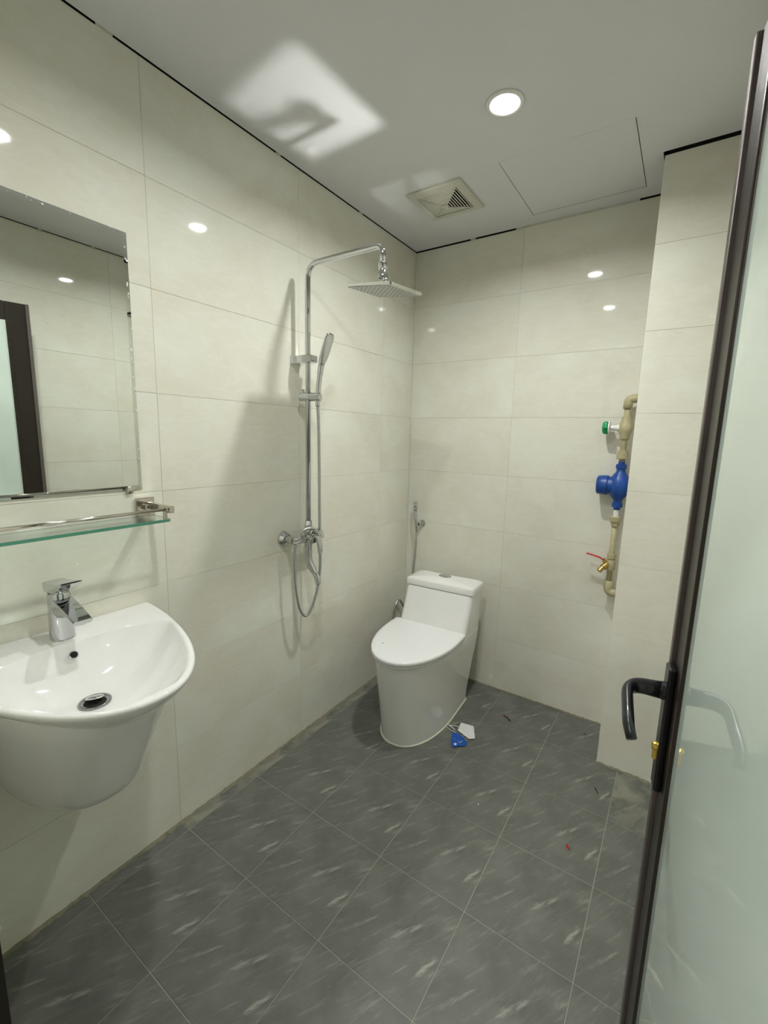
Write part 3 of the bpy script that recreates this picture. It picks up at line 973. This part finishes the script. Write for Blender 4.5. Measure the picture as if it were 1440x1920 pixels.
# tank lid, crowned and bowed at the front
def lid_ring(z, g_, top):
    out = []
    hw_, yb_, yf_ = .1885+g_, .003+g_, -.160-g_
    for x, y, zz in rrect(-hw_, hw_, yf_, yb_, .012, z, 5):
        k = 1-(x/hw_)**2
        yy = y-.016*k if y < -.08 else y
        out.append((x, yy, zz + (.012*k if top else 0)))
    return out
bm = loft(bmesh.new(), [lid_ring(.6065, -.004, False), lid_ring(.608, 0, False), lid_ring(.636, .001, True), lid_ring(.642, -.002, True), lid_ring(.645, -.008, True)], (True, False))
top = [v_ for v_ in bm.verts][-len(lid_ring(0, 0, False)):]
prev = top
for s_, dz in ((.8, .0012), (.55, .002), (.3, .0023)):
    cur = [bm.verts.new((v_.co.x*s_/ (1), (v_.co.y+.08)*s_-.08, .645+.012*(1-(v_.co.x*s_/.19)**2)+dz)) for v_ in top]
    for i in range(len(top)):
        j = (i+1) % len(top)
        bm.faces.new((prev[i], prev[j], cur[j], cur[i]))
    prev = cur
bm.faces.new(prev)
tl = part('tank_lid', bm, M_CER, to, smooth=True, local=True, angle=45)
bm = Lathe([(0, .033), (.004, .033), (.006, .030), (.0085, .026), (.0105, .014), (.011, .001)], (0, 0, 0), (0, 0, 1), 36)
bm.transform(Matrix.Translation((.0, -.075, .6565)) @ Matrix.Diagonal((1.05, .85, 1, 1)))
fb = part('flush_button', bm, M_CHR, to, smooth=True, local=True)
# seat + lid
def seat_ring(z, i, yb_=-.250, yf_=-.690, hw_=.196):
    return uring(z, hw_-i, yb_-i*.3, yf_+i, frac=.80, p=2.05, rb=.012)
bm = loft(bmesh.new(), [seat_ring(.4135, .010), seat_ring(.415, .006), seat_ring(.420, .004), seat_ring(.4245, .004), seat_ring(.426, .007)])
part('seat', bm, M_PLA, to, smooth=True, local=True, angle=50)
bm = loft(bmesh.new(), [seat_ring(.4272, .006), seat_ring(.4285, .002), seat_ring(.434, 0), seat_ring(.441, 0), seat_ring(.4445, .002), seat_ring(.4465, .006), seat_ring(.4480, .020), seat_ring(.449, .06), seat_ring(.4495, .12)])
sl_ = part('seat_lid', bm, M_PLA, to, smooth=True, local=True, angle=50)
part('hinge_cover', Box((-.11, -.262, .414), (-.075, -.238, .432)), M_PLA, to, bevel=.004, local=True)
part('hinge_cover', Box((.075, -.262, .414), (.11, -.238, .432)), M_PLA, to, bevel=.004, local=True)
# bead of white sealant round the foot
bm = bmesh.new()
def seal(i, z): return [(x*(1+i/.16), (y+.33)*(1+i/.27)-.33, z) for x, y, _ in uring(z, .158, -.069, -.607)]
loft(bm, [seal(.006, .0003), seal(.005, .0035), seal(.001, .0065), seal(-.004, .0068), seal(-.004, .0003)], closed=True)
tag(part('sealant_bead', bm, mat('sealant', srgb(214, 212, 192), .5), to, smooth=True, local=True), 'cream sealant bead')
part('speck', Lathe([(0, .0028), (.0026, .002)], (-.095, -.560, .4480), (0, 0, 1), 10), M_RUB, to, local=True)

# ------------------------------------------------------------------ tags on the floor by the toilet
def px_floor(pts): return pts
tg = empty('paper_tag', (.60, -.46, 0), 'white printed paper tag tied with string on the floor beside the toilet foot', 'tag')
def sheet(pts, z, th, dome=.0):
    bm = bmesh.new()
    loft(bm, [[(x, y, z+dome*math.sin(i*1.3)) for i, (x, y) in enumerate(pts)], [(x, y, z+th+dome*math.sin(i*1.3)) for i, (x, y) in enumerate(pts)]])
    return bm
def print_mat():
    m = mat('printed_paper', srgb(235, 235, 230), .6)
    nt, N, L, b = nodes(m)
    tc = N.new('ShaderNodeTexCoord')
    v = mapping(N, L, tc.outputs['Object'], rot=(0, 0, -.35))
    wv = N.new('ShaderNodeTexWave'); wv.bands_direction = 'Y'; wv.inputs['Scale'].default_value = 45
    L.new(v, wv.inputs['Vector'])
    r = ramp(N, [(.55, (0, 0, 0)), (.7, (1, 1, 1))]); L.new(wv.outputs['Fac'], r.inputs[0])
    n = noise(N, L, mapping(N, L, v, scale=(1, .2, 1)), 220, 2, .5)
    k = math_(N, L, 'MULTIPLY', r.outputs[0], math_(N, L, 'MULTIPLY', n, .5))
    L.new(mix(N, L, k, srgb(236, 236, 232), srgb(120, 120, 118)), b.inputs['Base Color'])
    return m
pp = [(.606, -.405), (.655, -.362), (.717, -.435), (.672, -.487)]
part('paper', sheet([(.600, -.468), (.590, -.408), (.651, -.395), (.690, -.473), (.668, -.492)], .006, .0006, .002), print_mat(), tg)
part('string', Tube(spline([(.533, -.462, .008), (.555, -.455, .006), (.575, -.448, .009), (.598, -.447, .0085)], 5), .0016, 8), M_PAPER, tg, smooth=True)
part('string', Tube(spline([(.535, -.470, .006), (.56, -.480, .004), (.585, -.487, .006), (.602, -.492, .0075)], 5), .0013, 8), M_PAPER, tg, smooth=True)
part('string_knot', Tube(spline([(.552, -.462, .008), (.570, -.470, .011), (.590, -.478, .009)], 4), [.0022]*9, 8), M_PAPER, tg, smooth=True)
bt_ = empty('blue_tag', (.63, -.53, 0), 'blue plastic teardrop tag with small white emblem on the floor beside the toilet', 'tag')
bp = [(.585, -.496), (.598, -.486), (.632, -.492), (.664, -.512), (.676, -.532), (.668, -.552), (.648, -.566), (.634, -.585), (.620, -.580), (.606, -.553)]
mb = mat('blue_card', srgb(24, 84, 176), .3)
part('card', sheet(bp, .0035, .0008, .0012), mb, bt_, bevel=.0003)
part('emblem', Box((.626, -.569, .0050), (.637, -.557, .0060)), M_PAPER, bt_)
part('card_fold', Box((.602, -.537, .0048), (.640, -.5345, .0058), Matrix.Translation((0, 0, 0))), mat('pale_blue', srgb(90, 140, 205), .4), bt_)
part('card_cord', Tube(spline([(.640, -.548, .006), (.648, -.537, .008), (.650, -.526, .006)], 4), .0012, 8), M_PAPER, bt_, smooth=True)
# debris
def litter(name, pts, r, m, label, cat):
    o = part(name, Tube(spline(pts, 3), r, 7), m, None, smooth=True, origin=(pts[0][0], pts[0][1], 0))
    return tag(o, label, cat)
li = empty('wire_offcut', (.757, -.222, 0), 'short black wire offcut with a red end on the floor before the back wall', 'debris')
part('black_end', Tube(spline([(.757, -.221, .003), (.767, -.232, .0035), (.781, -.24, .0028)], 3), .0026, 8), M_RUB, li, smooth=True)
part('red_end', Tube(spline([(.757, -.221, .003), (.748, -.2215, .004), (.740, -.215, .0025)], 3), .0028, 8), mat('dull_red', srgb(130, 40, 40), .5), li, smooth=True)
litter('red_fleck', [(1.166, -.800, .003), (1.173, -.806, .004), (1.180, -.816, .0022)], [.002, .0035, .0035, .004, .003, .003, .001], M_RED, 'tiny red plastic fleck lying on the slate floor tiles', 'debris')
litter('dark_fleck', [(1.104, -.124, .0015), (1.110, -.127, .0022), (1.115, -.127, .0015)], .0016, M_RUB, 'tiny black fleck on the floor close to the pillar and back wall', 'debris')
litter('dark_splinter', [(1.205, -.462, .0015), (1.213, -.476, .0022), (1.220, -.486, .0015)], .0016, M_RUB, 'tiny dark splinter on the floor in front of the tiled pillar', 'debris')
litter('white_crumb', [(.846, -.815, .002), (.848, -.817, .003), (.850, -.819, .002)], .0016, M_PAPER, 'tiny white crumb in the middle of the slate floor', 'debris')

# ------------------------------------------------------------------ water pipe on the back wall
px_, py_ = 1.130, -.052
pi_ = empty('water_pipe', (px_, 0, .66), 'beige plastic water pipe run with fused elbows on the back wall beside the pillar', 'pipe')
part('elbow', Tube(fillet([(PX-.0006, py_, 1.577), (px_, py_, 1.577), (px_, py_, 1.535)], .020, 6), .0185, 18), M_PPR, pi_, smooth=True)
tag(part('thread_end', Tube([(PX-.010, py_, 1.577), (PX-.0004, py_, 1.577)], .0195, 14), M_WHT, pi_, smooth=True, angle=40), 'white sealing tape')
part('pipe', Tube([(px_, py_, 1.545), (px_, py_, 1.26)], .0125, 18), M_PPR, pi_, smooth=True)
part('coupling', Lathe([(0, .0185), (.012, .0185), (.013, .024), (.038, .024), (.040, .021)][::1], (px_, py_, 1.355), (0, 0, -1), 20), M_PPR, pi_, smooth=True, angle=35)
part('pipe', Tube([(px_, py_, 1.045), (px_, py_, .72)], .0125, 18), M_PPR, pi_, smooth=True)
part('coupling', Lathe([(0, .021), (.003, .0235), (.024, .0235), (.025, .0185), (.044, .0180), (.045, .014)], (px_, py_, 1.058), (0, 0, -1), 20), M_PPR, pi_, smooth=True, angle=35)
part('sleeve', Lathe([(0, .0165), (.002, .0185), (.024, .0185), (.026, .0165)], (px_, py_, .885), (0, 0, -1), 20), M_PPR, pi_, smooth=True, angle=35)
part('elbow', Tube(fillet([(PX-.0006, py_, .700), (px_, py_, .700), (px_, py_, .755)], .020, 6), .0185, 18), M_PPR, pi_, smooth=True)
# gate valve with green hand wheel
gv = empty('gate_valve', (px_, py_, 1.45), 'beige pipe valve with green hand wheel above the blue water meter', 'valve')
part('valve_body', Lathe([(0, .0185), (.004, .0195), (.018, .020), (.030, .026), (.048, .029), (.066, .0265), (.080, .020), (.094, .0195), (.098, .0185)], (px_, py_, 1.50), (0, 0, -1), 24), M_PPR, gv, smooth=True)
part('stem', Lathe([(.018, .017), (.030, .015), (.040, .011), (.062, .0105), (.064, .0105)], (px_, py_, 1.452), (-1, 0, 0), 20), M_WHT, gv, smooth=True)
hw2 = part('wheel_flange', Lathe([(.060, .012), (.062, .030), (.067, .030), (.068, .02)], (px_, py_, 1.452), (-1, 0, 0), 28), M_WHT, gv, smooth=True, angle=35)
bm = bmesh.new()
rg = []
for d, r in ((.068, .021), (.070, .027), (.078, .029), (.086, .027), (.091, .020), (.093, .010)):
    rg.append([(px_-d, py_ + r*(1+.09*math.cos(6*2*PI*k/48))*math.cos(2*PI*k/48), 1.452 + r*(1+.09*math.cos(6*2*PI*k/48))*math.sin(2*PI*k/48)) for k in range(48)])
loft(bm, rg)
part('hand_wheel', bm, M_GREEN, gv, smooth=True, angle=45)
# blue water meter
wm = empty('water_meter', (px_, py_, 1.2), 'blue painted water meter on the pipe beside the tiled pillar', 'water meter')
zc = 1.196
bm = Lathe([(-.108, .0135), (-.098, .0135), (-.096, .021), (-.078, .0215), (-.076, .017), (-.062, .019), (-.050, .028), (-.036, .038), (-.018, .045), (0, .0465), (.018, .045), (.036, .038), (.050, .028), (.062, .019), (.076, .017), (.078, .0215), (.096, .021), (.098, .0135), (.108, .0135)], (px_, py_, zc), (0, 0, 1), 32)
part('meter_body', bm, M_BLUE, wm, smooth=True, angle=50)
bm = Lathe([(0, .040), (.044, .040), (.046, .0425)], (px_, py_, zc), (-1, 0, 0), 36)
part('register_neck', bm, M_BLUE, wm, smooth=True, angle=40)
bm = Lathe([(.046, .0415), (.047, .044), (.058, .0445), (.085, .042), (.090, .039), (.091, .030)], (px_, py_, zc), (-1, 0, 0), 36)
part('register_cap', bm, M_BLUE, wm, smooth=True, angle=35)
for s_ in (-1, 1):
    bm = Lathe([(.078 if s_ > 0 else -.096, .0235), (.096 if s_ > 0 else -.078, .0235)], (px_, py_, zc), (0, 0, 1), 6)
    part('union_nut', bm, M_BLUE, wm, bevel=.0015)
    bm = Lathe([(s_*.104, .0125), (s_*(.122 if s_ > 0 else .140), .0125)], (px_, py_, zc), (0, 0, 1), 18)
    part('sealing_tape', bm, M_WHT, wm, smooth=True, angle=40)
# small ball valve with red lever
bv = empty('ball_valve', (px_, py_, .83), 'small brass ball valve with red lever at the bottom of the pipe', 'valve')
part('valve_boss', Lathe([(0, .0175), (.004, .0195), (.046, .0195), (.05, .0165)], (px_, py_, .855), (0, 0, -1), 20), M_PPR, bv, smooth=True, angle=40)
bm = Lathe([(0, .0115), (.018, .0115), (.020, .015), (.030, .015), (.032, .0105), (.046, .0095), (.047, .0115), (.055, .0115)], (px_-.012, py_-.012, .838), (-.45, -.55, -.55), 18)
part('brass_tail', bm, M_BRASS, bv, smooth=True, angle=40)
part('valve_stem', Lathe([(0, .009), (.022, .009), (.024, .006), (.034, .006)], (px_-.018, py_-.016, .828), (-.25, -.15, .95), 14), M_BRASS, bv, smooth=True, angle=40)
lp = fillet([(px_-.024, py_-.018, .850), (px_-.046, py_-.016, .862), (px_-.105, py_-.014, .872)], .012, 5)
bm = bmesh.new()
rg = []
for i, p in enumerate(lp):
    p = Vector(p); q1 = Vector(lp[min(len(lp)-1, i+1)]); q0 = Vector(lp[max(0, i-1)])
    t = (q1-q0).normalized(); sd = Vector((0, 1, 0)); up = t.cross(sd).normalized()
    rg.append([p+sd*a*.007+up*b*.0025 for a, b in ((-1, -1), (1, -1), (1, 1), (-1, 1))])
loft(bm, rg)
part('red_lever', bm, M_RED, bv, bevel=.001)

# ------------------------------------------------------------------ ceiling extractor grille
vx0, vx1, vy0, vy1 = .26, .507, -.535, -.282
vt = empty('ceiling_vent', ((vx0+vx1)/2, (vy0+vy1)/2, H), 'square white plastic extractor fan grille in the ceiling above the toilet', 'vent')
ix0, ix1, iy0, iy1 = .290, .472, -.497, -.312
vcx, vcy = (ix0+ix1)/2, (iy0+iy1)/2
bm = bmesh.new()
def rr(x0, x1, y0, y1, z): return [(x0, y0, z), (x1, y0, z), (x1, y1, z), (x0, y1, z)]
loft(bm, [rr(vx0, vx1, vy0, vy1, H-.0002), rr(vx0, vx1, vy0, vy1, H-.006), rr(vx0+.006, vx1-.006, vy0+.006, vy1-.006, H-.011), rr(ix0, ix1, iy0, iy1, H-.011), rr(ix0, ix1, iy0, iy1, H-.0002)], closed=True)
part('vent_frame', bm, M_GRILLE, vt)
hwv = (ix1-ix0)/2
NS = 9
for q in range(4):
    a = q*PI/2
    R_ = Matrix.Translation((vcx, vcy, 0)) @ Matrix.Rotation(a, 4, 'Z')
    for k in range(NS):
        d0 = hwv*(1-k/NS)-.0015
        z0 = H-.009-.016*(k/NS)
        # slats lie in concentric squares and all lean the same way out of the fan
        dd = .0085
        lean = .0045 if q == 0 else -.001
        w0, w1 = d0, d0-dd
        pts = [(d0, -w0, z0), (d0, w0, z0), (d0-dd, w1, z0-.0015), (d0-dd, -w1, z0-.0015)]
        if q == 0:  # the quadrant facing the room's right side stands open
            pts = [(d0-.004, -(w0-.004), z0+.0006), (d0-.004, w0-.004, z0+.0006), (d0-.0076, w0-.0076, z0-.0004), (d0-.0076, -(w0-.0076), z0-.0004)]
        up = [(x, y, z+(.0006 if q == 0 else .0012)) for x, y, z in pts]
        bm = loft(bmesh.new(), [pts, up]); bm.transform(R_)
        part('slat', bm, M_GRILLE, vt)
for q in range(4):
    a = q*PI/2+PI/4
    c, s_ = math.cos(a), math.sin(a)
    e = hwv*1.414
    part('rib', Tube([(vcx+c*e, vcy+s_*e, H-.010), (vcx+c*.012, vcy+s_*.012, H-.0265)], .0022, 6), M_GRILLE, vt)
hb2 = part('hub', Lathe([(0, .014), (-.003, .013), (-.004, .006)], (vcx, vcy, H-.0245), (0, 0, 1), 20), M_GRILLE, vt, smooth=True, angle=40)
part('red_mark', Lathe([(0, .0045), (-.001, .004)], (vcx, vcy, H-.0286), (0, 0, 1), 3), mat('dull_red_print', srgb(165, 80, 60), .6), hb2)
bm = bmesh.new()
box(bm, (FAN[0]-.01, FAN[2]-.01, H+.10), (FAN[1]+.01, FAN[3]+.01, H+.11))
for lo, hi in (((FAN[0]-.01, FAN[2]-.01), (FAN[0]-.002, FAN[3]+.01)), ((FAN[1]+.002, FAN[2]-.01), (FAN[1]+.01, FAN[3]+.01)), ((FAN[0]-.002, FAN[2]-.01), (FAN[1]+.002, FAN[2]-.002)), ((FAN[0]-.002, FAN[3]+.002), (FAN[1]+.002, FAN[3]+.01))):
    box(bm, (*lo, H+.0125), (*hi, H+.10))
part('fan_box', bm, M_VOID, vt)
